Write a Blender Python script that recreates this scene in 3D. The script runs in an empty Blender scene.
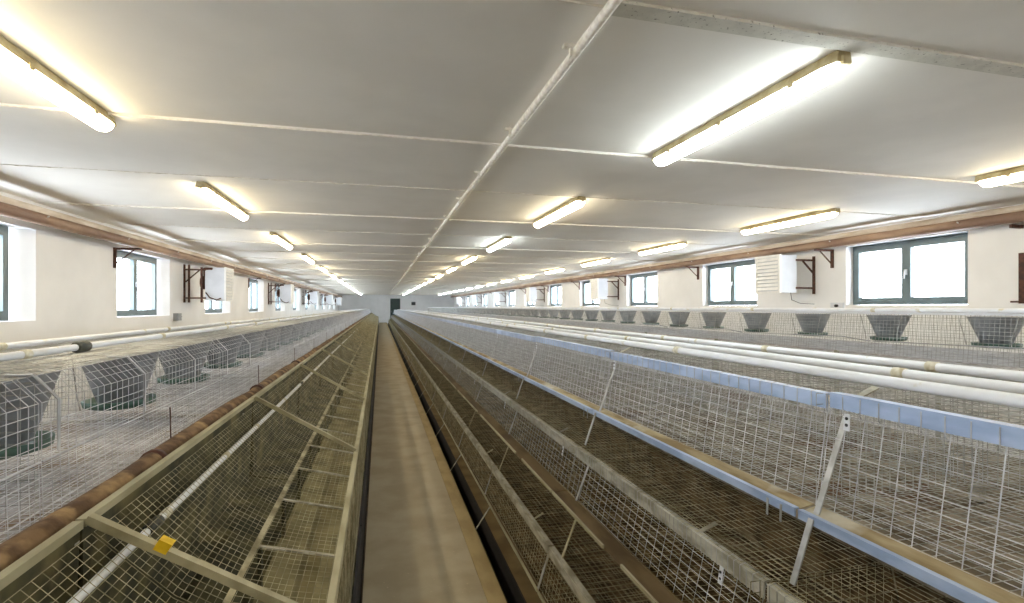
import bpy, math, random
from mathutils import Vector
SY = 1.07      # metres per written unit along the hall
H = 1.5          # camera height above the walkway; all heights below are written relative to the eye, +H on build
PI = math.pi
sc = bpy.context.scene
COL = sc.collection

# ------------------------------------------------------------------ materials
def lin(c):
    c /= 255.0
    return c / 12.92 if c <= 0.04045 else ((c + 0.055) / 1.055) ** 2.4
def rgb(r, g, b): return (lin(r), lin(g), lin(b), 1)

def mat(name, c1, c2=None, rough=0.6, metal=0.0, scale=8.0, lo=0.4, hi=0.6, bump=0.0, stretch=(1, 1, 1), detail=6, c3=None, s3=2.0, lo3=.55, hi3=.7):
    m = bpy.data.materials.new(name); m.use_nodes = True
    nt = m.node_tree; N = nt.nodes; L = nt.links
    b = N['Principled BSDF']
    b.inputs['Roughness'].default_value = rough; b.inputs['Metallic'].default_value = metal
    b.inputs['Base Color'].default_value = c1
    if c2:
        tc = N.new('ShaderNodeTexCoord'); mp = N.new('ShaderNodeMapping'); mp.inputs['Scale'].default_value = stretch
        geo = N.new('ShaderNodeNewGeometry'); L.new(geo.outputs['Position'], mp.inputs['Vector'])
        nz = N.new('ShaderNodeTexNoise'); nz.inputs['Scale'].default_value = scale; nz.inputs['Detail'].default_value = detail
        L.new(mp.outputs[0], nz.inputs['Vector'])
        cr = N.new('ShaderNodeValToRGB'); cr.color_ramp.elements[0].position = lo; cr.color_ramp.elements[1].position = hi
        cr.color_ramp.elements[0].color = c1; cr.color_ramp.elements[1].color = c2
        L.new(nz.outputs['Fac'], cr.inputs[0])
        out = cr.outputs[0]
        if c3:
            n3 = N.new('ShaderNodeTexNoise'); n3.inputs['Scale'].default_value = s3; n3.inputs['Detail'].default_value = 5
            L.new(geo.outputs['Position'], n3.inputs['Vector'])
            r3 = N.new('ShaderNodeMapRange'); r3.inputs['From Min'].default_value = lo3; r3.inputs['From Max'].default_value = hi3
            L.new(n3.outputs['Fac'], r3.inputs['Value'])
            mx = N.new('ShaderNodeMix'); mx.data_type = 'RGBA'
            L.new(r3.outputs[0], mx.inputs['Factor']); L.new(out, mx.inputs[6]); mx.inputs[7].default_value = c3
            out = mx.outputs[2]
        L.new(out, b.inputs['Base Color'])
        if bump:
            bp = N.new('ShaderNodeBump'); bp.inputs['Strength'].default_value = bump; bp.inputs['Distance'].default_value = 0.01
            L.new(nz.outputs['Fac'], bp.inputs['Height']); L.new(bp.outputs[0], b.inputs['Normal'])
    return m

def emit(name, c, s):
    m = bpy.data.materials.new(name); m.use_nodes = True
    nt = m.node_tree; nt.nodes.remove(nt.nodes['Principled BSDF'])
    e = nt.nodes.new('ShaderNodeEmission'); e.inputs[0].default_value = c; e.inputs[1].default_value = s
    nt.links.new(e.outputs[0], nt.nodes['Material Output'].inputs[0]); return m

def glassmat():
    m = bpy.data.materials.new('window_glass'); m.use_nodes = True
    nt = m.node_tree; nt.nodes.remove(nt.nodes['Principled BSDF'])
    t = nt.nodes.new('ShaderNodeBsdfTransparent'); g = nt.nodes.new('ShaderNodeBsdfGlossy'); g.inputs['Roughness'].default_value = 0.02
    t.inputs[0].default_value = (.97, .985, 1, 1)
    x = nt.nodes.new('ShaderNodeMixShader')
    x.inputs[0].default_value = .05; nt.links.new(t.outputs[0], x.inputs[1]); nt.links.new(g.outputs[0], x.inputs[2])
    nt.links.new(x.outputs[0], nt.nodes['Material Output'].inputs[0]); return m

M = dict(
    wall=mat('white_plaster', rgb(240, 241, 243), rgb(234, 235, 237), .85, scale=1.5, bump=.15),
    ceil=mat('painted_concrete', rgb(236, 233, 227), rgb(241, 238, 232), .7, scale=2.0, bump=.25, detail=8),
    seam=mat('seam_plaster', rgb(240, 236, 226), rgb(222, 216, 205), .8, scale=30),
    batten=mat('mildewed_batten', rgb(220, 218, 208), rgb(208, 206, 196), .8, scale=12, c3=rgb(120, 116, 104), s3=70, lo3=.62, hi3=.72),
    concrete=mat('walkway_concrete', rgb(156, 143, 118), rgb(142, 128, 102), .8, scale=3.2, bump=.3, detail=10, c3=rgb(170, 156, 128), s3=60, lo3=.66, hi3=.72),
    dust=mat('tan_dust', rgb(158, 138, 96), rgb(142, 122, 82), .9, scale=9, stretch=(1, .4, 1)),
    pit=mat('pit_dirt', rgb(74, 56, 34), rgb(48, 37, 24), .95, scale=6, bump=.5),
    black=mat('dark_channel', rgb(24, 20, 19), rgb(34, 28, 24), .8, scale=5),
    wire=mat('galvanised_wire', rgb(180, 182, 183), rgb(148, 149, 147), .45, .45, scale=14),
    wired=mat('dusty_wire', rgb(180, 172, 142), rgb(128, 120, 92), .6, .25, scale=12),
    wirel=mat('bright_wire', rgb(196, 198, 204), rgb(166, 168, 176), .45, .35, scale=12),
    blue=mat('sky_tinted_zinc_rail', rgb(176, 194, 224), rgb(150, 170, 204), .42, .25, scale=18, stretch=(1, .3, 1)),  # galvanised rail with the blue skylight reflection put into its base colour
    rail=mat('dusty_zinc_rail', rgb(186, 184, 172), rgb(142, 138, 122), .6, .2, scale=22, stretch=(1, .4, 1)),
    beige=mat('beige_rail', rgb(176, 170, 142), rgb(146, 140, 112), .65, .1, scale=10, stretch=(1, .3, 1)),
    ledge=mat('feed_ledge', rgb(172, 158, 126), rgb(132, 114, 82), .9, scale=16, stretch=(1, .25, 1), bump=.4, c3=rgb(198, 194, 180), s3=4),
    brown=mat('brown_ledge', rgb(112, 94, 66), rgb(84, 68, 46), .9, scale=10, stretch=(1, .25, 1), bump=.4),
    trough=mat('brown_crust', rgb(124, 98, 68), rgb(82, 60, 40), .95, scale=14, bump=.8, c3=rgb(160, 132, 92), s3=9),
    board=mat('dropping_board', rgb(104, 84, 56), rgb(66, 52, 34), .95, scale=12, bump=.6, c3=rgb(128, 112, 86), s3=7),
    board3=mat('grey_dropping_board', rgb(140, 132, 118), rgb(98, 88, 72), .95, scale=12, bump=.6, c3=rgb(92, 66, 42), s3=4, lo3=.56, hi3=.66),
    curb=mat('brown_curb', rgb(122, 102, 66), rgb(100, 82, 50), .95, scale=4, bump=.3),
    boardl=mat('pale_board', rgb(176, 174, 178), rgb(140, 134, 130), .9, scale=24, bump=.3, c3=rgb(118, 98, 76), s3=5),
    boardg=mat('olive_board', rgb(84, 80, 52), rgb(50, 50, 36), .9, scale=7, c3=rgb(112, 102, 68), s3=5),
    boardo=mat('olive_tray', rgb(132, 124, 88), rgb(104, 96, 64), .9, scale=7),
    pvc=mat('white_plastic_pipe', rgb(238, 242, 250), rgb(230, 233, 238), .4, scale=6, c3=rgb(206, 196, 164), s3=9, lo3=.64, hi3=.74),
    old=mat('stained_plastic', rgb(224, 221, 206), rgb(198, 190, 166), .6, scale=30),
    rubber=mat('black_rubber', rgb(44, 50, 46), rgb(66, 64, 50), .6, scale=30),
    rusty=mat('brown_pipe', rgb(122, 96, 80), rgb(154, 128, 106), .55, scale=5, stretch=(1, .3, 1), bump=.3),
    rust=mat('rusty_iron', rgb(92, 58, 46), rgb(66, 44, 38), .75, .2, scale=20),
    lagging=mat('cream_lagging', rgb(226, 216, 204), rgb(200, 186, 170), .7, scale=6, stretch=(1, .3, 1)),
    frame=mat('grey_window_frame', rgb(88, 104, 108), rgb(80, 95, 99), .4, scale=4),
    white=mat('white_enamel', rgb(216, 220, 228), rgb(208, 212, 220), .4, scale=4),
    cream=mat('cream_louvre', rgb(240, 240, 240), rgb(230, 231, 232), .5, scale=6),
    body=mat('lamp_housing', rgb(200, 188, 150), rgb(168, 150, 108), .5, scale=8),
    hopper=mat('hopper_metal', rgb(158, 163, 170), rgb(138, 144, 150), .45, .15, scale=9),
    pan=mat('green_pan', rgb(44, 78, 70), rgb(58, 88, 76), .5, scale=14),
    green=mat('green_door_paint', rgb(24, 44, 40), rgb(30, 54, 46), .4, scale=3),
    yellow=mat('yellow_tape', rgb(216, 178, 20), rgb(232, 196, 40), .5, scale=30),
    dark=mat('dark_plastic', rgb(40, 42, 48), rgb(52, 54, 60), .5, scale=10),
    grey=mat('grey_box', rgb(150, 152, 154), rgb(132, 134, 138), .5, scale=10),
    glass=glassmat(),
    warm=emit('lamp_warm', (1, .86, .60, 1), 21), cool=emit('lamp_cool', (.93, 1, .99, 1), 23),
)

# ------------------------------------------------------------------ mesh builder
class MB:
    def __init__(s): s.v = []; s.f = []; s.sm = False
    def quad(s, pts):
        n = len(s.v); s.v += [tuple(p) for p in pts]; s.f.append(tuple(range(n, n + len(pts))))
    def box(s, x0, x1, y0, y1, z0, z1):
        n = len(s.v)
        s.v += [(x, y, z) for x in (x0, x1) for y in (y0, y1) for z in (z0, z1)]
        for q in ((0, 1, 3, 2), (4, 6, 7, 5), (0, 4, 5, 1), (2, 3, 7, 6), (0, 2, 6, 4), (1, 5, 7, 3)): s.f.append(tuple(n + i for i in q))
        return s
    def bar(s, p, q, w, t, up=(0, 1, 0)):     # rectangular bar p->q; w measured along up
        p = Vector(p); q = Vector(q); d = (q - p).normalized(); u = Vector(up); u = (u - d * u.dot(d)).normalized(); r = d.cross(u)
        n = len(s.v)
        for c in (p, q):
            for a, b in ((-1, -1), (1, -1), (1, 1), (-1, 1)): s.v.append(tuple(c + u * (a * w / 2) + r * (b * t / 2)))
        for i in range(4): j = (i + 1) % 4; s.f.append((n + i, n + j, n + 4 + j, n + 4 + i))
        s.f.append((n + 3, n + 2, n + 1, n)); s.f.append((n + 4, n + 5, n + 6, n + 7)); return s
    def wire(s, pts, r=.0011):
        n0 = len(s.v); k = len(pts); P = [Vector(p) for p in pts]
        for i in range(k):
            d = (P[min(i + 1, k - 1)] - P[max(i - 1, 0)]).normalized()
            u = Vector((1, 0, 0)) if abs(d.x) < .8 else Vector((0, 0, 1))
            u = (u - d * u.dot(d)).normalized(); w = d.cross(u)
            for a in (0.5, 2.6, 4.7): s.v.append(tuple(P[i] + (u * math.cos(a) + w * math.sin(a)) * r))
        for i in range(k - 1):
            for j in range(3):
                a = n0 + i * 3 + j; b = n0 + i * 3 + (j + 1) % 3
                s.f.append((a, b, b + 3, a + 3))
    def tube(s, pts, r, n=12, caps=True):
        s.sm = True; n0 = len(s.v); P = [Vector(p) for p in pts]; k = len(P)
        rr = r if isinstance(r, (list, tuple)) else [r] * k
        for i in range(k):
            d = (P[min(i + 1, k - 1)] - P[max(i - 1, 0)]).normalized()
            u = Vector((1, 0, 0)) if abs(d.x) < .8 else Vector((0, 0, 1))
            u = (u - d * u.dot(d)).normalized(); w = d.cross(u)
            for j in range(n):
                a = 2 * PI * j / n; s.v.append(tuple(P[i] + (u * math.cos(a) + w * math.sin(a)) * rr[i]))
        for i in range(k - 1):
            for j in range(n):
                a = n0 + i * n + j; b = n0 + i * n + (j + 1) % n; s.f.append((a, b, b + n, a + n))
        if caps: s.f.append(tuple(n0 + j for j in range(n))[::-1]); s.f.append(tuple(n0 + (k - 1) * n + j for j in range(n)))
        return s
    def lathe(s, cx, cy, prof, n=20):
        s.sm = True; n0 = len(s.v); k = len(prof)
        for r, z in prof:
            for j in range(n): a = 2 * PI * j / n; s.v.append((cx + r * math.cos(a), cy + r * math.sin(a), z))
        for i in range(k - 1):
            for j in range(n):
                a = n0 + i * n + j; b = n0 + i * n + (j + 1) % n; s.f.append((a, b, b + n, a + n))
        return s
    def sheet(s, prof, y0, y1, t=.004, n=1):    # thin folded sheet: xz profile extruded along y
        for (xa, za), (xb, zb) in zip(prof[:-1], prof[1:]):
            s.bar((xa, (y0 + y1) / 2, za), (xb, (y0 + y1) / 2, zb), abs(y1 - y0), t, (0, 1, 0))
        return s
    def netting(s, prof, y0, y1, sl, scr, r=.0011, rnd=None, jit=.0012):
        """welded wire netting: xz profile extruded along y"""
        rnd = rnd or random.Random(1)
        seg = [math.dist(a, b) for a, b in zip(prof[:-1], prof[1:])]; tot = sum(seg)
        n = max(1, round(tot / sl)); m = max(1, round(abs(y1 - y0) / scr))
        def pt(t):
            t *= tot
            for i, l in enumerate(seg):
                if t <= l + 1e-9 or i == len(seg) - 1:
                    a, b = prof[i], prof[i + 1]; u = t / l; return (a[0] + (b[0] - a[0]) * u, a[1] + (b[1] - a[1]) * u)
                t -= l
        for i in range(n + 1):
            x, z = pt(i / n); q = []
            for j in range(4):
                y = y0 + (y1 - y0) * j / 3; g = jit * 1.6 if 0 < j < 3 else 0
                q.append((x + rnd.uniform(-g, g), y, z + rnd.uniform(-g, g)))
            s.wire(q, r)
        for j in range(m + 1):
            y = y0 + (y1 - y0) * j / m + rnd.uniform(-jit, jit)
            s.wire([(x, y + rnd.uniform(-jit, jit), z) for x, z in prof], r)
        return s
    def netface(s, y, x0, x1, z0, z1, sx, sz, r=.0011):   # flat netting across the bank
        n = max(1, round((x1 - x0) / sx)); m = max(1, round((z1 - z0) / sz))
        for i in range(n + 1): x = x0 + (x1 - x0) * i / n; s.wire([(x, y, z0), (x, y, z1)], r)
        for i in range(m + 1): z = z0 + (z1 - z0) * i / m; s.wire([(x0, y, z), (x1, y, z)], r)
        return s

def link_mesh(name, mb, m, loc, parent=None):
    me = bpy.data.meshes.new(name); lx, ly, lz = loc
    me.from_pydata([(x - lx, (y - ly) * SY, z - lz) for x, y, z in mb.v], [], mb.f); me.validate()
    mats = m if isinstance(m, list) else [m]
    for a in mats: me.materials.append(a)
    if mb.sm: me.polygons.foreach_set('use_smooth', [True] * len(me.polygons))
    o = bpy.data.objects.new(name, me); COL.objects.link(o)
    if parent: o.parent = parent
    return o
def tag(o, label, cat, group=None, kind=None):
    o['label'] = label; o['category'] = cat
    if group: o['group'] = group
    if kind: o['kind'] = kind
    return o

class Thing:
    """a thing with parts; coordinates are written in eye-relative space"""
    def __init__(s, name, loc):
        s.name = name; s.loc = loc; s.parts = []
    def part(s, name, mb, m, parent=None, label=None):
        s.parts.append((name, mb, M[m], parent, label)); return len(s.parts) - 1
    def build(s):
        e = bpy.data.objects.new(s.name, None); COL.objects.link(e); e.empty_display_size = .1
        e.location = (s.loc[0], s.loc[1] * SY, s.loc[2] + H); obs = []
        for nm, mb, m, par, lab in s.parts:
            o = link_mesh(nm, mb, m, s.loc, obs[par] if par is not None else e)
            if lab: o['label'] = lab
            obs.append(o)
        s.root = e; s.obs = obs; return e
    def build_merged(s):
        mb = MB(); mats = []; idx = []
        for nm, b, m, par, lab in s.parts:
            if m not in mats: mats.append(m)
            n = len(mb.v); mb.v += b.v; mb.f += [tuple(i + n for i in f) for f in b.f]; idx += [mats.index(m)] * len(b.f)
        o = link_mesh(s.name, mb, mats, s.loc)
        if len(idx) == len(o.data.polygons): o.data.polygons.foreach_set('material_index', idx)
        o.location = (s.loc[0], s.loc[1] * SY, s.loc[2] + H); return o
def copy_tree(o, parent=None):
    c = o.copy(); COL.objects.link(c); c.parent = parent
    for ch in o.children: copy_tree(ch, c)
    return c
def single(name, mb, m, loc, label, cat, group=None):
    o = link_mesh(name, mb, M[m], loc); o.location = (loc[0], loc[1] * SY, loc[2] + H)
    return tag(o, label, cat, group)
def struct(name, mb, m, parent=None):
    o = link_mesh(name, mb, M[m], (0, 0, 0), parent)
    if not parent: o.location = (0, 0, H); o['kind'] = 'structure'
    return o

ORD = ['nearest', 'second', 'third', 'fourth', 'fifth', 'sixth', 'seventh', 'eighth', 'ninth', 'tenth', 'eleventh', 'twelfth',
       'thirteenth', 'fourteenth', 'fifteenth', 'sixteenth', 'seventeenth', 'eighteenth', 'nineteenth', 'twentieth']

def repeat(maker, y0, L, n, near, name, labf, far_label, cat, group, first_visible=0, variants=3):
    """near copies keep their parts, far ones are one mesh each"""
    protos = {}; far = None
    for k in range(n):
        y = y0 + L * k
        if k < near:
            v = k if k < variants else variants - 1
            if v not in protos:
                t = maker(y, v, k); r = t.build(); protos[v] = (r, y)
            else:
                r = copy_tree(protos[v][0]); r.location.y = protos[v][0].location.y + (y - protos[v][1]) * SY
            tag(r, labf(k), cat, group)
        else:
            if far is None:
                t = maker(y, 9, k); far = (t.build_merged(), y); r = far[0]
            else:
                r = far[0].copy(); COL.objects.link(r); r.location.y = far[0].location.y + (y - far[1]) * SY
            tag(r, far_label, cat, group)

YE = 46.0   # banks end
YW = 48.0   # end wall
YN = -3.2   # wall behind the camera
XL, XR = -3.8, 7.15   # inner wall faces
XLO, XRO = -4.1, 7.45

# ------------------------------------------------------------------ setting
b = MB(); b.box(XLO, XRO, YN, YW + .3, -1.9, -1.75); struct('floor', b, 'pit')
b = MB(); b.box(-.087, .62, YN, YW, -1.749, -1.5); struct('floor_walkway', b, 'concrete')
b = MB(); b.box(.53, .622, YN, YW, -1.5, -1.494); struct('floor_edge', b, 'dust')
b = MB(); b.box(3.0, 3.9, YN, YW, -1.749, -1.5); struct('floor_aisle_right', b, 'concrete')
b = MB(); b.box(XL, -2.2, YN, YW, -1.749, -1.5); struct('floor_aisle_left', b, 'concrete')

# ceiling: recessed slabs that hold the lamps between slightly lower ones
b = MB(); b.box(XLO, XRO, YN, YW + .3, 1.198, 1.4)
y = 3.44 - 3.1 * 2
while y < YW:
    b.box(XLO, XRO, max(y, YN), min(y + 1.42, YW), 1.186, 1.1985); y += 3.1
struct('ceiling', b, 'ceil')
b = MB(); r = random.Random(4)
y = 3.44 - 3.1
def ridge(b, y, w=.0035, z=1.183):
    x = XL + .35
    while x < XR - .35:
        x2 = min(x + r.uniform(.25, .5), XR - .35)
        b.box(x, x2, y - w * r.uniform(.4, .7), y + w * r.uniform(.4, .7), z - r.uniform(.002, .006), z + .004); x = x2
while y < YW - 1:
    ridge(b, y); ridge(b, y + 1.415, .004, 1.183); y += 3.1
struct('trim_1', b, 'seam')
b = MB(); b.box(.9, XR - .3, 1.705, 1.79, 1.174, 1.1985); struct('trim_2', b, 'batten')

def wall_side(name, xi, xo, wins, zb, zt):
    b = MB(); a, c = min(xi, xo), max(xi, xo)
    b.box(a, c, YN, YW, -1.8, zb); b.box(a, c, YN, YW, zt, 1.3)
    y = YN
    sp = .2 if name == 'wall_left' else 0      # the left piers are splayed behind each window
    def pier(y0, y1, s0):
        n = len(b.v)
        for z in (zb, zt): b.v += [(xi, y0 + s0, z), (xi, y1, z), (xo, y1, z), (xo, y0, z)]
        for q in ((0, 1, 2, 3), (7, 6, 5, 4), (0, 4, 5, 1), (1, 5, 6, 2), (2, 6, 7, 3), (3, 7, 4, 0)): b.f.append(tuple(n + i for i in q))
    for i, (u, v) in enumerate(wins): pier(y, u, sp if i else 0); y = v
    pier(y, YW, sp)
    struct(name, b, 'wall')
RW = [(4.54 + 3.5 * n, 6.17 + 3.5 * n) for n in range(-2, 12)]
LW = [(4.58 + 3.75 * n, 6.24 + 3.75 * n) for n in range(-2, 11)]
LW[2] = (4.58, 6.38)
wall_side('wall_right', XR, XRO, RW, .03, .955)
wall_side('wall_left', XL, XLO, LW, -.155, .88)
b = MB(); b.box(XLO, XRO, YW, YW + .3, -1.9, 1.3); struct('wall_back', b, 'wall')
b = MB(); b.box(XLO, XRO, YN - .3, YN, -1.9, 1.3); struct('wall_front', b, 'wall')

def window(n, xw, sgn, y0, y1, z0, z1):
    """frame, two sashes, glass, handle; sgn = direction into the room"""
    f = MB(); t = .055; d = .07
    xa, xb = sorted((xw, xw + sgn * d))
    f.box(xa, xb, y0, y1, z0, z0 + t); f.box(xa, xb, y0, y1, z1 - t, z1)
    f.box(xa, xb, y0, y0 + t, z0 + t, z1 - t); f.box(xa, xb, y1 - t, y1, z0 + t, z1 - t)
    root = struct('window_%d' % n, f, 'frame')
    ym = (y0 + y1) / 2; xs, xe = sorted((xw + sgn * .02, xw + sgn * (d + .015)))
    for (p, q) in ((y0 + t * .8, ym + .005), (ym + .005, y1 - t * .8)):
        s = MB(); w = .06; zz0 = z0 + t * .8; zz1 = z1 - t * .8
        s.box(xs, xe, p, q, zz0, zz0 + w); s.box(xs, xe, p, q, zz1 - w, zz1)
        s.box(xs, xe, p, p + w, zz0 + w, zz1 - w); s.box(xs, xe, q - w, q, zz0 + w, zz1 - w)
        so = link_mesh('sash', s, M['frame'], (0, 0, 0), root)
        g = MB(); xm = xw + sgn * .04; g.box(xm - .004, xm + .004, p + w - .005, q - w + .005, zz0 + w - .005, zz1 - w + .005)
        link_mesh('glass_pane', g, M['glass'], (0, 0, 0), so)
    h = MB(); xh = xw + sgn * (d + .015); zm = (z0 + z1) / 2
    a, c = sorted((xh, xh + sgn * .02)); h.box(a, c, ym - .015, ym + .015, zm - .035, zm + .045)
    h.bar((xh + sgn * .03, ym, zm + .03), (xh + sgn * .035, ym + .01, zm - .09), .018, .012); h.bar((xh, ym, zm + .02), (xh + sgn * .035, ym, zm + .02), .02, .018)
    ho = link_mesh('window_handle', h, M['white'], (0, 0, 0), root); ho['label'] = 'white window handle'
    return root
n = 1
for (u, v) in RW: window(n, XR + .2, -1, u + .005, v - .005, .035, .95); n += 1
for (u, v) in LW: window(n, XL - .2, 1, u + .005, v - .005, -.15, .875); n += 1

# far end door and box
b = MB(); b.box(.97, 1.9, YW - .06, YW, -1.5, .82)
d = struct('door_1', b, 'green')
b = MB(); b.box(1.04, 1.83, YW - .075, YW - .06, -1.4, -.45); b.box(1.04, 1.83, YW - .075, YW - .06, -.3, .72); struct('door_panel', b, 'green', d)
b = MB(); b.box(1.06, 1.1, YW - .12, YW - .06, -.5, -.38); struct('door_handle', b, 'grey', d)
t = Thing('fuse_box', (3.17, YW, .2)); b = MB().box(2.98, 3.36, YW - .16, YW, .18, .5); t.part('casing', b, 'dark')
b = MB().box(3.0, 3.34, YW - .175, YW - .16, .2, .48); t.part('door', b, 'dark')
tag(t.build(), 'small dark box mounted on the far end wall right of the door', 'box')

# ------------------------------------------------------------------ ceiling conduit
t = Thing('ceiling_pipe', (.86, YN, 1.15)); rr = random.Random(2)
pts = [(.86 + rr.uniform(-.004, .004), YN + (YW - YN) * i / 40, 1.158) for i in range(41)]
t.part('pipe', MB().tube(pts, .021, 10), 'seam')
b = MB().box(.893, .9, YN, YW, 1.172, 1.19); t.part('cover_strip', b, 'seam')
for k in range(24):
    yy = 1.0 + 1.05 * k
    b = MB().bar((.80, yy, 1.176), (.86, yy, 1.176), .025, .016); b.bar((.835, yy, 1.19), (.835, yy, 1.13), .02, .012); t.part('pipe_clip', b, 'seam')
tag(t.build(), 'white painted pipe running lengthwise along the middle of the ceiling', 'pipe')

# ------------------------------------------------------------------ lamps
def lamp(x, y0, y1, kind):
    t = Thing('ceiling_lamp', (x, (y0 + y1) / 2, 1.185)); z = 1.19
    b = MB()
    prof = [(-.036, .022), (-.052, -.035), (-.052, -.048), (.052, -.048), (.052, -.035), (.036, .022)]
    n0 = len(b.v); ys = [y0, y0 + .03, y1 - .03, y1]; sc_ = [.8, 1, 1, .8]
    for yy, s in zip(ys, sc_):
        for px, pz in prof: b.v.append((x + px * s, yy, z + pz))
    for i in range(3):
        for j in range(6): a = i * 6 + j; c = i * 6 + (j + 1) % 6; b.f.append((a, c, c + 6, a + 6))
    b.f.append(tuple(range(6))[::-1]); b.f.append(tuple(18 + j for j in range(6)))
    t.part('lamp_housing', b, 'body')
    b = MB(); b.sm = True; m = 9; yy = [y0 + .03, y0 + .045, y0 + .08, y1 - .08, y1 - .045, y1 - .03]; ss = [.55, .85, 1, 1, .85, .55]
    for y_, s in zip(yy, ss):
        for j in range(m + 1):
            a = PI + PI * j / m; b.v.append((x + .053 * math.cos(a) * (.6 + .4 * s), y_, z - .047 + .062 * math.sin(a) * s))
    for i in range(5):
        for j in range(m): a = i * (m + 1) + j; b.f.append((a, a + 1, a + m + 2, a + m + 1))
    b.f.append(tuple(range(m + 1))[::-1]); b.f.append(tuple(5 * (m + 1) + j for j in range(m + 1)))
    t.part('diffuser', b, kind)
    for yy in (y0 + .25, (y0 + y1) / 2, y1 - .25):
        for s in (-1, 1):
            b = MB().box(x + s * .05 - .009, x + s * .05 + .009, yy - .016, yy + .016, z - .062, z - .034); t.part('clip', b, 'body')
    b = MB().box(x - .02, x + .02, y0 - .012, y0 + .004, z - .06, z - .02); t.part('end_plug', b, 'body')
    return t
rows = [('left', -1.66, 1.96, 3.18, 14, lambda k: 'warm' if k < 6 else 'cool', 'over the left bank of cages'),
        ('middle', 2.1, 1.82, 3.01, 15, lambda k: 'cool' if k in (0, 2) or k > 7 else 'warm', 'right of the ceiling pipe'),
        ('right', 5.32, 1.72, 2.98, 15, lambda k: 'warm' if k < 8 else 'cool', 'nearest the right wall')]
for nm, x, y0, sp, cnt, kf, where in rows:
    cache = {}
    for k in range(-1, cnt):
        kd = kf(k); yy = y0 + sp * k
        if kd not in cache:
            e = lamp(x, yy, yy + 1.58, kd).build(); cache[kd] = (e, yy)
        else:
            e = copy_tree(cache[kd][0]); e.location.y = cache[kd][0].location.y + (yy - cache[kd][1]) * SY
        hue = 'warm glowing' if kd == 'warm' else 'cool white glowing'
        if k < 0: lab = '%s tube lamp behind the viewer, %s' % (hue, where)
        elif k < 10: lab = '%s tube lamp, %s of those %s' % (hue, ORD[k], where)
        else: lab = 'tiny distant %s tube lamp among those %s' % (hue.split()[0], where)
        tag(e, lab, 'ceiling lamp', 'tube lamps in the %s ceiling row' % nm)

# ------------------------------------------------------------------ big pipes below the ceiling, brackets
def wallpipe(x, z, side):
    t = Thing('heating_pipe', (x, YN, z)); rr = random.Random(7)
    t.part('pipe', MB().tube([(x, YN + .05 + (YW - YN - .1) * i / 30, z + rr.uniform(-.004, .004)) for i in range(31)], .062, 14), 'rusty')
    s = 1 if side == 'right' else -1
    t.part('lagging', MB().tube([(x + s * .045, YN + .05, z + .088), (x + s * .045, YW - .05, z + .088)], .05, 12), 'lagging', label='cream painted pipe on top of the brown one')
    for k in range(20):
        yy = 2.7 + 1.72 * k
        t.part('bolt', MB().tube([(x - s * .055, yy, z + .02), (x - s * .075, yy, z + .028)], .007, 6), 'white')
    tag(t.build(), 'brown heating pipe under the ceiling along the %s wall' % side, 'pipe')
wallpipe(6.86, 1.0, 'right'); wallpipe(-3.5, .94, 'left')
def bracket(x, s, y, z, side, k, L=.36, hgt=.3):
    t = Thing('pipe_bracket', (x, y, z))
    t.part('post', MB().bar((x + s * .0175, y, z), (x + s * .0175, y, z - hgt), .035, .035), 'rust')
    t.part('arm', MB().bar((x + s * .03, y, z - .015), (x + s * L, y, z - .015), .03, .03), 'rust')
    t.part('brace', MB().bar((x + s * .03, y, z - hgt * .78), (x + s * (L * .72), y, z - .03), .02, .012), 'rust')
    return t
for side, x, s, ys, z in (('right', XR, -1, [6.4 + 3.42 * k for k in range(11)], .935), ('left', XL, 1, [8.24 + 3.74 * k for k in range(10)], .875)):
    p = None
    for k, yy in enumerate(ys):
        if p is None: p = bracket(x, s, yy, z, side, k).build(); e = p
        else: e = copy_tree(p); e.location.y = yy * SY
        if k < 8: lab = 'rusty triangular bracket under the pipe on the %s wall, %s in view' % (side, ORD[k])
        else: lab = 'tiny far rusty pipe bracket at the distant end of the %s wall' % side
        tag(e, lab, 'bracket', 'pipe brackets on the %s wall' % side)

# ------------------------------------------------------------------ fan heaters
def heater_r(y):
    t = Thing('fan_heater', (XR, y, .25)); x0, x1, z0, z1 = 6.44, 6.78, .24, .87
    t.part('casing', MB().box(x0 + .02, x1, y, y + .54, z0, z1), 'white')
    b = MB(); x = x0
    b.box(x, x + .03, y - .005, y + .04, z0 - .01, z1 + .01); b.box(x, x + .03, y + .5, y + .545, z0 - .01, z1 + .01)
    b.box(x, x + .03, y + .04, y + .5, z0 - .01, z0 + .03); b.box(x, x + .03, y + .04, y + .5, z1 - .03, z1 + .01)
    f = t.part('louvre_frame', b, 'cream')
    b = MB()
    for i in range(9):
        z = z0 + .045 + i * .062; b.bar((x + .022, y + .27, z + .05), (x - .012, y + .27, z), .46, .005)
    t.part('louvres', b, 'cream', f)
    b = MB().bar((XR - .02, y, z1 - .01), (XR - .02, y, z0 - .02), .035, .03)
    t.part('wall_post', b, 'rust')
    b = MB().bar((XR - .02, y, z1 - .08), (x1 - .02, y, z1 - .08), .03, .03); t.part('arm', b, 'rust')
    b = MB().bar((XR - .02, y, z0 + .08), (x1 - .02, y, z0 + .08), .03, .03); t.part('arm', b, 'rust')
    b = MB().bar((XR - .03, y, z1 - .3), (x1 + .12, y, z1 - .09), .025, .02); t.part('brace', b, 'rust')
    b = MB(); b.tube([(x1 - .1, y + .02, z0), (x1 - .08, y + .02, .12), (x1 + .1, y + .02, .06), (XR - .01, y, .05)], .005, 6); t.part('cable', b, 'dark')
    return t
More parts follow.
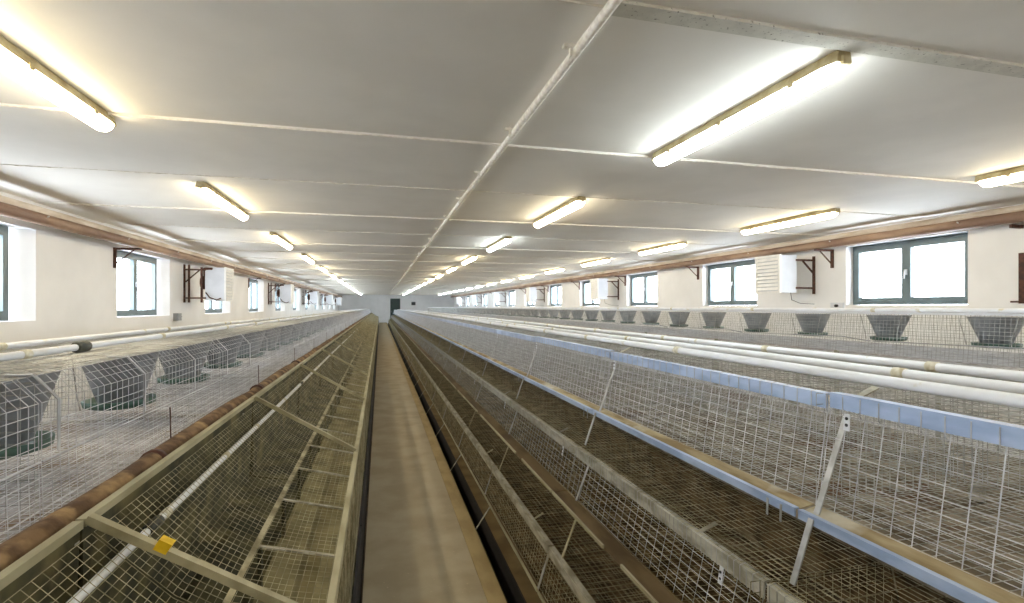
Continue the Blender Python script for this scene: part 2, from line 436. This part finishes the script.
def heater_l(y):
    t = Thing('fan_heater', (XL, y, .14)); x0, x1, z0, z1 = -3.42, -3.04, .13, .80
    t.part('casing', MB().box(x0, x1 - .02, y, y + .54, z0, z1), 'white')
    b = MB(); x = x1
    b.box(x - .03, x, y - .005, y + .04, z0 - .01, z1 + .01); b.box(x - .03, x, y + .5, y + .545, z0 - .01, z1 + .01)
    b.box(x - .03, x, y + .04, y + .5, z0 - .01, z0 + .03); b.box(x - .03, x, y + .04, y + .5, z1 - .03, z1 + .01)
    f = t.part('louvre_frame', b, 'cream')
    b = MB()
    for i in range(10):
        z = z0 + .04 + i * .06; b.bar((x - .022, y + .27, z + .05), (x + .012, y + .27, z), .46, .005)
    t.part('louvres', b, 'cream', f)
    for xx, yy in ((XL + .02, y - .02), (XL + .1, y - .02)):
        t.part('wall_post', MB().bar((xx, yy, z1 + .05), (xx, yy, z0 - .04), .03, .03), 'rust')
    t.part('wall_post', MB().bar((x0 - .06, y, z1), (x0 - .06, y, z0 - .04), .035, .035), 'rust')
    for zz in (z1 - .05, z0 + .05):
        t.part('arm', MB().bar((XL, y, zz), (x0 + .02, y, zz), .03, .03), 'rust')
    t.part('brace', MB().bar((XL + .03, y, z1 - .3), (x0 - .1, y, z1 - .06), .025, .02), 'rust')
    m = t.part('motor', MB().tube([(x0 - .12, y + .2, .5), (x0 - .01, y + .2, .5)], [.13, .15], 14), 'rust')
    b = MB(); b.tube([(x0 + .02, y - .02, z0 + .16), (x0 + .1, y - .05, z0 + .06), (x0 + .22, y - .05, z0 + .01), (x0 + .3, y - .03, z0 + .05)], .012, 6)
    t.part('cable', b, 'rust'); b = MB(); b.tube([(x0 - .0, y - .02, z1 - .03), (x0 + .14, y - .03, z1 - .03)], .022, 8); t.part('supply_hose', b, 'rust')
    return t
p = None
for k in range(6):
    yy = 6.74 + 6.93 * k
    if p is None: p = heater_r(yy).build(); e = p
    else: e = copy_tree(p); e.location.y = yy * SY
    tag(e, 'white louvred fan heater on rusty wall arms, %s along the right wall' % ORD[k], 'fan heater', 'fan heaters on the right wall')
p = None
for k in range(5):
    yy = 10.86 + 7.5 * k
    if p is None: p = heater_l(yy).build(); e = p
    else: e = copy_tree(p); e.location.y = yy * SY
    tag(e, 'white louvred fan heater on dark rusty arms, %s along the left wall' % ORD[k], 'fan heater', 'fan heaters on the left wall')
# rusty empty frame at the right edge
t = Thing('rusty_wall_frame', (XR, 4.1, 0))
t.part('post', MB().bar((XR - .02, 4.0, .62), (XR - .02, 4.0, .04), .05, .03), 'rust')
t.part('arm', MB().bar((XR - .02, 4.0, .92), (XR - .2, 4.0, .92), .03, .04), 'rust')
t.part('foot_bolt', MB().bar((XR - .02, 4.03, .06), (XR - .14, 4.03, .06), .02, .02), 'rust')
tag(t.build(), 'rusty wall bracket at the right edge, near the largest window', 'bracket')
t = Thing('junction_box', (XL, 10.4, -.2)); t.part('casing', MB().box(XL, XL + .09, 10.35, 10.5, -.26, -.12), 'grey')
t.part('cable_gland', MB().tube([(XL + .05, 10.5, -.19), (XL + .05, 10.6, -.19)], [.03, .012], 8), 'dark')
tag(t.build(), 'small grey junction box low on the left wall before the fan heater', 'junction box')
t = Thing('wall_socket', (XR, 6.35, .02)); t.part('plate', MB().box(XR - .03, XR, 6.2, 6.42, -.02, .07), 'white')
t.part('plug', MB().tube([(XR - .03, 6.3, .02), (XR - .07, 6.3, .02)], .022, 8), 'dark')
tag(t.build(), 'small white socket with dark plug below the nearest right fan heater', 'socket')

# ------------------------------------------------------------------ middle bank, tier three (top)
def tie(p, k): return p
def tier3(y, v, k):
    L = 1.35; y1 = y + L - .012; rd = random.Random(100 + v); t = Thing('wire_cage', (1.2, y, -.58))
    b = MB().netting([(1.205, -.565), (1.252, -.27)], y, y1, .034, .05, .0014, rd)
    for i in range(28): yy = y + i * .05 - .002; b.wire([(1.247, yy, -.30), (1.2425, yy, -.293), (1.2425, yy, -.249), (1.262, yy, -.245)], .0015)
    t.part('front_mesh', b, 'wirel')
    b = MB().netting([(1.252, -.252), (1.85, -.254 - .004 * (v % 2)), (2.45, -.256)], y, y1, .022, .045, .0014, rd, .003); t.part('top_mesh', b, 'wire')
    b = MB().netting([(1.20, -.56), (2.5, -.565)], y, y1, .03, .027, .0012, rd); t.part('floor_mesh', b, 'wire')
    b = MB().netting([(1.85, -.56), (1.85, -.25)], y, y1, .026, .027, .0012, rd); t.part('partition_mesh', b, 'wire')
    b = MB().netting([(2.5, -.565), (2.45, -.25)], y, y1, .034, .05, .0012, rd); t.part('back_mesh', b, 'wire')
    b = MB().netface(y + .01, 1.22, 1.85, -.56, -.25, .03, .03); t.part('side_mesh', b, 'wire')
    dz = .006 if v % 2 else 0
    b = MB().box(1.244, 1.250, y, y1, -.292 + dz, -.249 + dz); b.box(1.25, 1.275, y, y1, -.254 + dz, -.249 + dz)
    t.part('top_rail', b, 'blue', label='pale blue galvanised top rail')
    b = MB().box(1.134, 1.139, y, y1, -.592, -.567); b.box(1.139, 1.15, y, y1, -.572, -.567)
    t.part('bottom_rail', b, 'blue', label='pale blue galvanised bottom rail')
    b = MB().bar((1.15, (y + y1) / 2, -.574), (1.205, (y + y1) / 2, -.562), y1 - y, .004); t.part('feed_ledge', b, 'ledge', label='wooden brown feed ledge')
    b = MB().bar((1.162, y - .045, -.57), (1.262, y - .045, -.31), .017, .004); t.part('strut', b, 'wire')
    b = MB().bar((1.134, y - .055, -.575), (1.073, y - .055, -.745), .017, .004); t.part('strut', b, 'wire')
    b = MB().bar((1.238, y - .07, -.292), (1.235, y - .07, -.338), .017, .002); h = t.part('perforated_tab', b, 'white', label='white tab with two holes')
    b = MB()
    for zz in (-.305, -.323): b.tube([(1.236, y - .07, zz), (1.2335, y - .07, zz)], .0045, 8)
    t.part('tab_holes', b, 'dark', h)
    b = MB().bar((1.275, y - .065, -.25), (1.33, y - .075, -.222), .022, .003); t.part('hinge_tongue', b, 'rail')
    for q in (.045, .095): t.part('hanging_hook', MB().bar((1.132, y + q, -.575), (1.13, y + q, -.625), .007, .002), 'wire')
    b = MB().bar((1.19, (y + y1) / 2, -.625), (2.5, (y + y1) / 2, -.615), y1 - y, .006); t.part('dropping_board', b, 'board3')
    for xx in (1.85,):
        t.part('leg', MB().box(xx - .015, xx + .015, y, y + .03, -1.75, -.57), 'rail')
    t.part('leg', MB().box(2.47, 2.5, y, y + .03, -1.75, -.57), 'rail')
    return t
nm = {0: 'beside the right edge of the photo'}
repeat(tier3, 1.135 - 1.35 * 2, 1.35, 35, 14, 'wire_cage',
       lambda k: ('wire mesh cage of the blue-railed top tier, behind the viewer right of the walkway' if k == 0 else
                  'wire mesh cage with blue top rail, top tier right of walkway, %s in view' % ORD[k - 1]),
       'tiny far wire cage with blue rail in the top tier right of the walkway', 'cage', 'top tier cages right of the walkway', variants=5)

def tier2(y, v, k):
    L = 1.31; y1 = y + L - .012; rd = random.Random(200 + v); t = Thing('wire_cage', (.95, y, -.98))
    b = MB().netting([(.966, -.972), (1.022, -.755)], y, y1, .028, .05, .0013, rd)
    for i in range(52): yy = y + .012 + i * .025; b.wire([(1.015, yy, -.80), (1.0105, yy, -.795), (1.0105, yy, -.747), (1.03, yy, -.743)], .0012)
    t.part('front_mesh', b, 'wire')
    b = MB().netting([(1.022, -.745), (1.08, -.752), (1.5, -.75)], y, y1, .022, .05, .0011, rd, .002); t.part('top_mesh', b, 'wired')
    b = MB().netting([(.96, -.972), (1.7, -.97)], y, y1, .03, .03, .0011, rd); t.part('floor_mesh', b, 'wired')
    b = MB().netface(y + .01, .98, 1.5, -.97, -.75, .03, .03); t.part('side_mesh', b, 'wired')
    b = MB().box(1.012, 1.018, y, y1, -.796, -.748); b.box(1.018, 1.038, y, y1, -.752, -.747)
    t.part('top_rail', b, 'rail')
    b = MB()
    a = y + .1
    b.box(.876, .884, y, y + .55, -.982, -.968); b.box(.876, .884, y + .7, y1, -.982, -.968)
    t.part('bottom_rail', b, 'beige')
    b = MB().bar((.884, (y + y1) / 2, -.985), (.966, (y + y1) / 2, -.974), y1 - y, .005); t.part('feed_ledge', b, 'brown', label='dark brown crusted feed ledge')
    t.part('strut', MB().bar((.955, y - .15, -.975), (1.03, y - .15, -.78), .016, .004), 'wire')
    h = t.part('perforated_tab', MB().bar((1.008, y + .16, -.79), (1.0, y + .16, -.842), .016, .002), 'white', label='white tab with two holes')
    b = MB()
    for zz in (-.806, -.826): b.tube([(1.0035, y + .16, zz), (1.0005, y + .16, zz)], .0042, 8)
    t.part('tab_holes', b, 'dark', h)
    t.part('hinge_tongue', MB().bar((1.035, y + .3, -.75), (1.09, y + .29, -.722), .018, .003), 'rail')
    b = MB().bar((.965, (y + y1) / 2, -1.045), (1.75, (y + y1) / 2, -1.0), y1 - y, .006); t.part('dropping_board', b, 'board')
    b = MB().bar((1.5, (y + y1) / 2, -.97), (1.42, (y + y1) / 2, -.64), y1 - y, .006); t.part('back_board', b, 'board')
    t.part('leg', MB().box(1.72, 1.75, y, y + .03, -1.75, -.97), 'rail')
    return t
repeat(tier2, 1.114 - 1.31 * 2, 1.31, 36, 14, 'wire_cage',
       lambda k: ('wire mesh cage of the middle tier, behind the viewer right of the walkway' if k == 0 else
                  'dusty wire mesh cage, middle tier right of walkway, %s in view' % ORD[k - 1]),
       'tiny far dusty wire cage in the middle tier right of the walkway', 'cage', 'middle tier cages right of the walkway', variants=5)

def tier1(y, v, k):
    L = 1.21; y1 = y + L - .012; rd = random.Random(300 + v); t = Thing('wire_cage', (.73, y, -1.5))
    b = MB().netting([(.752, -1.362), (.79, -1.155)], y, y1, .028, .035, .0011, rd); t.part('front_mesh', b, 'wired')
    b = MB().netting([(.79, -1.149), (.86, -1.155), (1.3, -1.15)], y, y1, .024, .04, .0011, rd, .002); t.part('top_mesh', b, 'wired')
    b = MB().netting([(.75, -1.362), (1.6, -1.36)], y, y1, .035, .035, .0011, rd); t.part('floor_mesh', b, 'wired')
    b = MB().box(.782, .788, y, y1, -1.19, -1.15); b.box(.788, .812, y, y1, -1.154, -1.149)
    t.part('top_rail', b, 'rail')
    b = MB().box(.726, .734, y, y1, -1.366, -1.352); t.part('bottom_rail', b, 'beige')
    t.part('feed_ledge', MB().bar((.734, (y + y1) / 2, -1.372), (.755, (y + y1) / 2, -1.364), y1 - y, .004), 'brown')
    t.part('upper_strut', MB().bar((.88, y - .12, -.975), (.81, y - .12, -1.149), .016, .004), 'beige')
    t.part('strut', MB().bar((.735, y + .01, -1.36), (.80, y + .01, -1.17), .016, .004), 'wire')
    t.part('foot_strut', MB().bar((.628, y - .2, -1.505), (.728, y - .2, -1.36), .014, .004), 'rail')
    t.part('hinge_tongue', MB().bar((.81, y + .3, -1.152), (.86, y + .29, -1.12), .018, .003), 'beige')
    b = MB().bar((.76, (y + y1) / 2, -1.43), (1.6, (y + y1) / 2, -1.40), y1 - y, .006); t.part('dropping_board', b, 'board')
    b = MB().bar((1.3, (y + y1) / 2, -1.36), (1.2, (y + y1) / 2, -1.06), y1 - y, .006); t.part('back_board', b, 'board')
    t.part('leg', MB().box(1.57, 1.6, y, y + .03, -1.75, -1.36), 'rail')
    return t
repeat(tier1, 2.21 - 1.21 * 3, 1.21, 39, 14, 'wire_cage',
       lambda k: ('wire mesh cage of the lowest tier, behind the viewer right of the walkway' if k == 0 else 'wire mesh cage of the lowest tier, level with the viewer' if k == 1 else
                  'brownish wire mesh cage, lowest tier right of walkway, %s in view' % ORD[k - 2]),
       'tiny far brownish wire cage in the lowest tier right of the walkway', 'cage', 'lowest tier cages right of the walkway', variants=5)
# curb board behind the dark gutter
b = MB().box(.725, 1.25, YN, YW - .5, -1.75, -1.51); struct('floor_curb', b, 'curb')
b = MB().box(.621, .724, YN, YW - .5, -1.749, -1.70); b.box(.717, .7255, YN, YW - .5, -1.70, -1.509); b.box(.621, .626, YN, YW - .5, -1.7, -1.5); struct('floor_gutter', b, 'black')

# water pipes on the top tier
def waterpipe(name, pts, r, label, every=.9, mats=('pvc', 'old'), seed=1, group=None, sleeve=None):
    rd = random.Random(seed); (xa, ya, za), (xb, yb, zb) = pts[0], pts[-1]
    t = Thing(name, pts[0])
    n = 40; P = []
    for i in range(n + 1):
        u = i / n; P.append((xa + (xb - xa) * u + rd.uniform(-.004, .004) * (0 < i < n), ya + (yb - ya) * u, za + (zb - za) * u + rd.uniform(-.002, .002) * (0 < i < n)))
    t.part('pipe', MB().tube(P, r, 12), mats[0])
    y = ya + .4; c = 0
    while y < min(yb - .2, 24) and c < 22:
        u = (y - ya) / (yb - ya); i = min(int(u * n), n - 1); w = u * n - i
        q = Vector(P[i]).lerp(Vector(P[i + 1]), w)
        t.part('pipe_fitting', MB().tube([q - Vector((0, .018, 0)), q + Vector((0, .018, 0))], r * 1.2, 10), mats[1]); c += 1
        y += every * rd.uniform(.7, 1.35)
    if sleeve:
        for ys in sleeve:
            u = (ys - ya) / (yb - ya); i = min(int(u * n), n - 1); q = Vector(P[i]).lerp(Vector(P[i + 1]), u * n - i)
            t.part('rubber_sleeve', MB().tube([q - Vector((0, .04, 0)), q - Vector((0, .036, 0)), q + Vector((0, .036, 0)), q + Vector((0, .04, 0))], [r * 1.3, r * 1.55, r * 1.55, r * 1.3], 12), 'rubber', label='black rubber sleeve')
    tag(t.build(), label, 'pipe', group)
waterpipe('water_pipe', [(1.545, -1.2, -.233), (1.58, YE, -.233)], .0175, 'white water pipe on the top tier right of walkway, front one of three', 1.3, seed=3)
waterpipe('water_pipe', [(1.776, -1.2, -.233), (1.69, YE, -.233)], .0175, 'white water pipe on the top tier right of walkway, middle one of three', 1.6, seed=4)
waterpipe('water_pipe', [(2.08, -1.2, -.235), (2.25, YE, -.235)], .0175, 'white water pipe on the top tier right of walkway, rear one of three', 1.1, seed=5)

# ------------------------------------------------------------------ hoppers
def hopper(x, y, zt, zb, name='feed_hopper'):
    t = Thing(name, (x, y, zb - .03))
    b = MB().lathe(x, y, [(.178, zt), (.183, zt + .006), (.173, zt), (.092, zb), (.088, zb), (.166, zt - .01)], 18); t.part('funnel', b, 'hopper')
    b = MB().lathe(x, y, [(.001, zb - .028), (.12, zb - .03), (.145, zb - .02), (.15, zb + .008), (.142, zb + .008), (.13, zb - .012), (.001, zb - .014)], 18)
    t.part('feed_pan', b, 'pan', label='dark green feed pan')
    for s in (-1, 1):
        b = MB(); b.wire([(x - .1, y + s * .2, zt), (x - .1, y + s * .155, zb + .04), (x - .09, y + s * .15, zb - .02)], .004)
        t.part('hanger', b, 'wire')
    return t
def hoppers(x, y0, sp, n, zt, zb, side, near):
    p = hopper(x, y0, zt, zb).build()
    for k in range(n):
        e = p if k == 0 else copy_tree(p)
        e.location.y = (y0 + sp * k) * SY
        if k < near: lab = 'grey funnel hopper with green pan in the %s cage row, %s in view' % (side, ORD[k])
        else: lab = 'small distant grey funnel hopper in the %s cage row' % side
        tag(e, lab, 'feed hopper', 'feed hoppers in the %s cage row' % side)
hoppers(-1.25, 1.97, .8, 33, -.20, -.46, 'far left', 8)
hoppers(4.86, 2.89, .86, 33, -.085, -.30, 'far right', 14)

# ------------------------------------------------------------------ far right bank
def farcage(y, v, k):
    L = 1.7; y1 = y + L - .012; rd = random.Random(400 + v); t = Thing('wire_cage', (4.3, y, -1.75))
    t.part('front_mesh', MB().netting([(4.22, -.41), (4.25, -.06)], y, y1, .03, .03, .0016, rd), 'wire')
    t.part('back_mesh', MB().netting([(5.5, -.41), (5.47, -.06)], y, y1, .026, .026, .0016, rd), 'wire')
    t.part('top_mesh', MB().netting([(4.25, -.06), (5.47, -.06)], y, y1, .04, .04, .0013, rd), 'wire')
    t.part('floor_mesh', MB().netting([(4.2, -.41), (5.5, -.41)], y, y1, .03, .03, .0016, rd), 'wirel')
    t.part('perch_rod', MB().tube([(4.6, y, -.33), (4.6, y + .3, -.30), (4.62, y1, -.33)], .006, 6), 'hopper')
    b = MB().bar((4.2, (y + y1) / 2, -.47), (5.5, (y + y1) / 2, -.46), y1 - y, .006); t.part('dropping_board', b, 'boardl')
    for xx in (4.2, 5.47): t.part('leg', MB().box(xx, xx + .03, y, y + .03, -1.75, -.41), 'rail')
    for xx in (4.24, 5.45): t.part('top_rail', MB().box(xx, xx + .02, y, y1, -.062, -.046), 'white')
    return t
repeat(farcage, 2.02, 1.7, 25, 10, 'wire_cage',
       lambda k: 'grey wire mesh cage with hoppers near the right wall, %s in view' % ORD[k],
       'tiny far grey wire cage in the row near the right wall', 'cage', 'cages near the right wall', variants=4)
waterpipe('water_pipe', [(4.3, 0, -.028), (4.3, YE, -.028)], .017, 'white water pipe on top of the cages near the right wall', 1.7, seed=8)
waterpipe('water_pipe', [(5.3, 0, -.028), (5.3, YE, -.028)], .017, 'white water pipe behind the hoppers near the right wall', 2.1, seed=9)

# ------------------------------------------------------------------ left bank, lower sloping cages
def lowleft(y, v, k):
    L = 1.62; y1 = y + L - .01; rd = random.Random(500 + v); t = Thing('wire_cage', (-.4, y, -1.75))
    prof = [(-.133, -.862), (-.27, -.832), (-.40, -.793), (-.50, -.728), (-.60, -.628), (-.675, -.548)]
    t.part('top_mesh', MB().netting(prof, y, y1, .0205, .03, .0009, rd, .0016), 'wired')
    t.part('front_mesh', MB().netting([(-.133, -.87), (-.125, -1.3)], y, y1, .03, .03, .0012, rd), 'wired')
    b = MB().box(-.150, -.128, y, y1, -.866, -.856); b.box(-.134, -.128, y, y1, -.90, -.866)
    t.part('front_rail', b, 'beige')
    t.part('back_rail', MB().box(-.714, -.692, y, y1, -.534, -.514), 'beige')
    t.part('middle_strip', MB().bar((-.392, (y + y1) / 2, -.799), (-.410, (y + y1) / 2, -.794), y1 - y, .003), 'wired')
    t.part('cross_bar', MB().bar((-.69, y + .005, -.515), (-.14, y + .005, -.852), .022, .02, (0, 1, 0)), 'beige')
    for q in range(4):
        t.part('floor_bar', MB().bar((-.405, y + .405 * q + .39, -.80), (-.14, y + .405 * q + .39, -.868), .014, .006), 'rail')
    b = MB().bar((-.15, (y + y1) / 2, -1.0), (-.40, (y + y1) / 2, -.96), y1 - y, .006); t.part('tray', b, 'boardo')
    b = MB().bar((-.40, (y + y1) / 2, -1.02), (-.72, (y + y1) / 2, -.96), y1 - y, .006); t.part('dropping_board', b, 'boardg')
    b = MB().bar((-.702, (y + y1) / 2, -.536), (-.72, (y + y1) / 2, -.99), y1 - y, .006); t.part('back_board', b, 'boardg')
    for q in range(4):
        b = MB().bar((-.39, y + .405 * q + .39, -.805), (-.39, y + .405 * q + .39, -.965), .02, .012); t.part('divider_post', b, 'boardg')
    for xx in (-.15, -.71): t.part('leg', MB().box(xx - .012, xx + .012, y, y + .03, -1.75, -.87 if xx > -.5 else -.57), 'boardg')
    b = MB().box(-.118, -.105, y, y1, -1.6, -1.30); t.part('skirt_board', b, 'black')
    return t
repeat(lowleft, 1.375 - 1.62 * 2, 1.62, 29, 14, 'wire_cage',
       lambda k: ('low sloping wire cage left of the walkway, behind the viewer' if k == 0 else
                  'low sloping wire cage with beige rails left of walkway, %s in view' % ORD[k - 1]),
       'tiny far sloping wire cage left of the walkway', 'cage', 'sloping cages left of the walkway', variants=4)
waterpipe('drinking_line', [(-.625, -1.5, -.625), (-.625, YE, -.625)], .011, 'thin white drinking line under the sloping mesh left of walkway', .62, seed=12, sleeve=[1.57, 4.2])
single('tape_wrap', MB().bar((-.512, 1.38, -.608), (-.540, 1.38, -.5906 ), .027, .027), 'yellow', (-.526, 1.38, -.6),
       'yellow tape wrapped around the nearest sloping cross bar', 'tape')
t = Thing('rusty_trough_pipe', (-.76, YN, -.54)); rr = random.Random(5)
t.part('pipe', MB().tube([(-.762 + rr.uniform(-.004, .004), YN + .3 + (YE - YN - .3) * i / 160, -.538 + rr.uniform(-.004, .004)) for i in range(161)], [.036 + rr.uniform(-.004, .004) for i in range(161)], 12), 'trough')
for k in range(18):
    yy = 1.9 + 1.45 * k; t.part('band', MB().tube([(-.762, yy, -.538), (-.762, yy + .025, -.538)], .0425, 14), 'rust')
tag(t.build(), 'crusty brown pipe lying between the sloping cages and upper left cages', 'pipe')

# ------------------------------------------------------------------ left bank, upper cages
def upleft(y, v, k):
    L = 1.44; y1 = y + L - .01; rd = random.Random(600 + v); t = Thing('wire_cage', (-1.25, y, -1.75))
    t.part('front_mesh', MB().netting([(-.815, -.56), (-.82, -.386), (-.82, -.24), (-.873, -.18)], y, y1, .026, .036, .0012, rd, .002), 'wirel')
    t.part('top_mesh', MB().netting([(-.873, -.18), (-1.63, -.18)], y, y1, .026, .03, .0012, rd, .002), 'wire')
    t.part('back_mesh', MB().netting([(-1.63, -.18), (-1.68, -.24), (-1.68, -.56)], y, y1, .03, .03, .0012, rd), 'wirel')
    t.part('floor_mesh', MB().netting([(-.815, -.555), (-1.68, -.555)], y, y1, .028, .028, .0012, rd), 'wirel')
    t.part('middle_rod', MB().tube([(-.817, y, -.386), (-.817, y1, -.386)], .003, 6), 'wirel')
    for q in range(3):
        yy = y + .06 + .48 * q
        b = MB(); P = [(-.816, yy, -.375), (-.816, yy, -.24), (-.871, yy, -.176), (-.93, yy, -.174)]
        for a, c in zip(P[:-1], P[1:]): b.bar(a, c, .011, .003)
        t.part('bent_strap', b, 'wirel')
        if q == 1: t.part('lower_strap', MB().bar((-.811, yy + .2, -.40), (-.808, yy + .2, -.56), .006, .003), 'rust')
    b = MB().bar((-.83, (y + y1) / 2, -.61), (-1.68, (y + y1) / 2, -.60), y1 - y, .006); t.part('dropping_board', b, 'boardl')
    t.part('side_mesh', MB().netface(y + .01, -1.65, -.84, -.555, -.19, .03, .03), 'wire')
    for xx in (-.83, -1.68): t.part('leg', MB().box(xx - .012, xx + .012, y, y + .03, -1.75, -.56), 'rail')
    t.part('cross_bar', MB().bar((-.70, y - .085, -.56), (-1.66, y - .085, -.566), .02, .012), 'rail')
    return t
repeat(upleft, 1.50 - .06 - 1.44 * 2, 1.44, 33, 14, 'wire_cage',
       lambda k: ('upper wire cage near the left wall, behind the viewer' if k == 0 else 'upper wire cage near the left wall, level with the viewer' if k == 1 else
                  'upper wire cage with bent pale straps near left wall, %s in view' % ORD[k - 2]),
       'tiny far upper wire cage in the row near the left wall', 'cage', 'upper cages near the left wall', variants=4)
waterpipe('water_pipe', [(-1.15, -1, -.158), (-1.15, YE, -.158)], .0135, 'white water pipe with black sleeve on the upper left cages', 1.2, seed=14, sleeve=[2.25])
waterpipe('water_pipe', [(-1.5, -1, -.162), (-1.52, YE, -.162)], .0135, 'white water pipe on the upper left cages, the one nearer the wall', 1.5, seed=15)

# ------------------------------------------------------------------ light, world, camera
w = bpy.data.worlds.new('sky'); sc.world = w; w.use_nodes = True
bg = w.node_tree.nodes['Background']; bg.inputs[0].default_value = (.88, .94, 1, 1); bg.inputs[1].default_value = 10.5
cam = bpy.data.cameras.new('camera'); co = bpy.data.objects.new('camera', cam); COL.objects.link(co)
F = 516.0
cam.sensor_width = 36; cam.lens = F * 36 / 1024; cam.shift_y = (307 - 301.5) / 1024; cam.clip_start = .05; cam.clip_end = 300
co.location = (0, 0, H); co.rotation_euler = (PI / 2, 0, -math.atan(132 / F))
sc.camera = co
vs = sc.view_settings; vs.view_transform = 'Standard'; vs.look = 'None'; vs.gamma = 1; vs.use_curve_mapping = False; vs.exposure = 0.74
sc.cycles.max_bounces = 12; sc.cycles.diffuse_bounces = 8; sc.cycles.use_denoising = True
sc.cycles.sample_clamp_indirect = 4
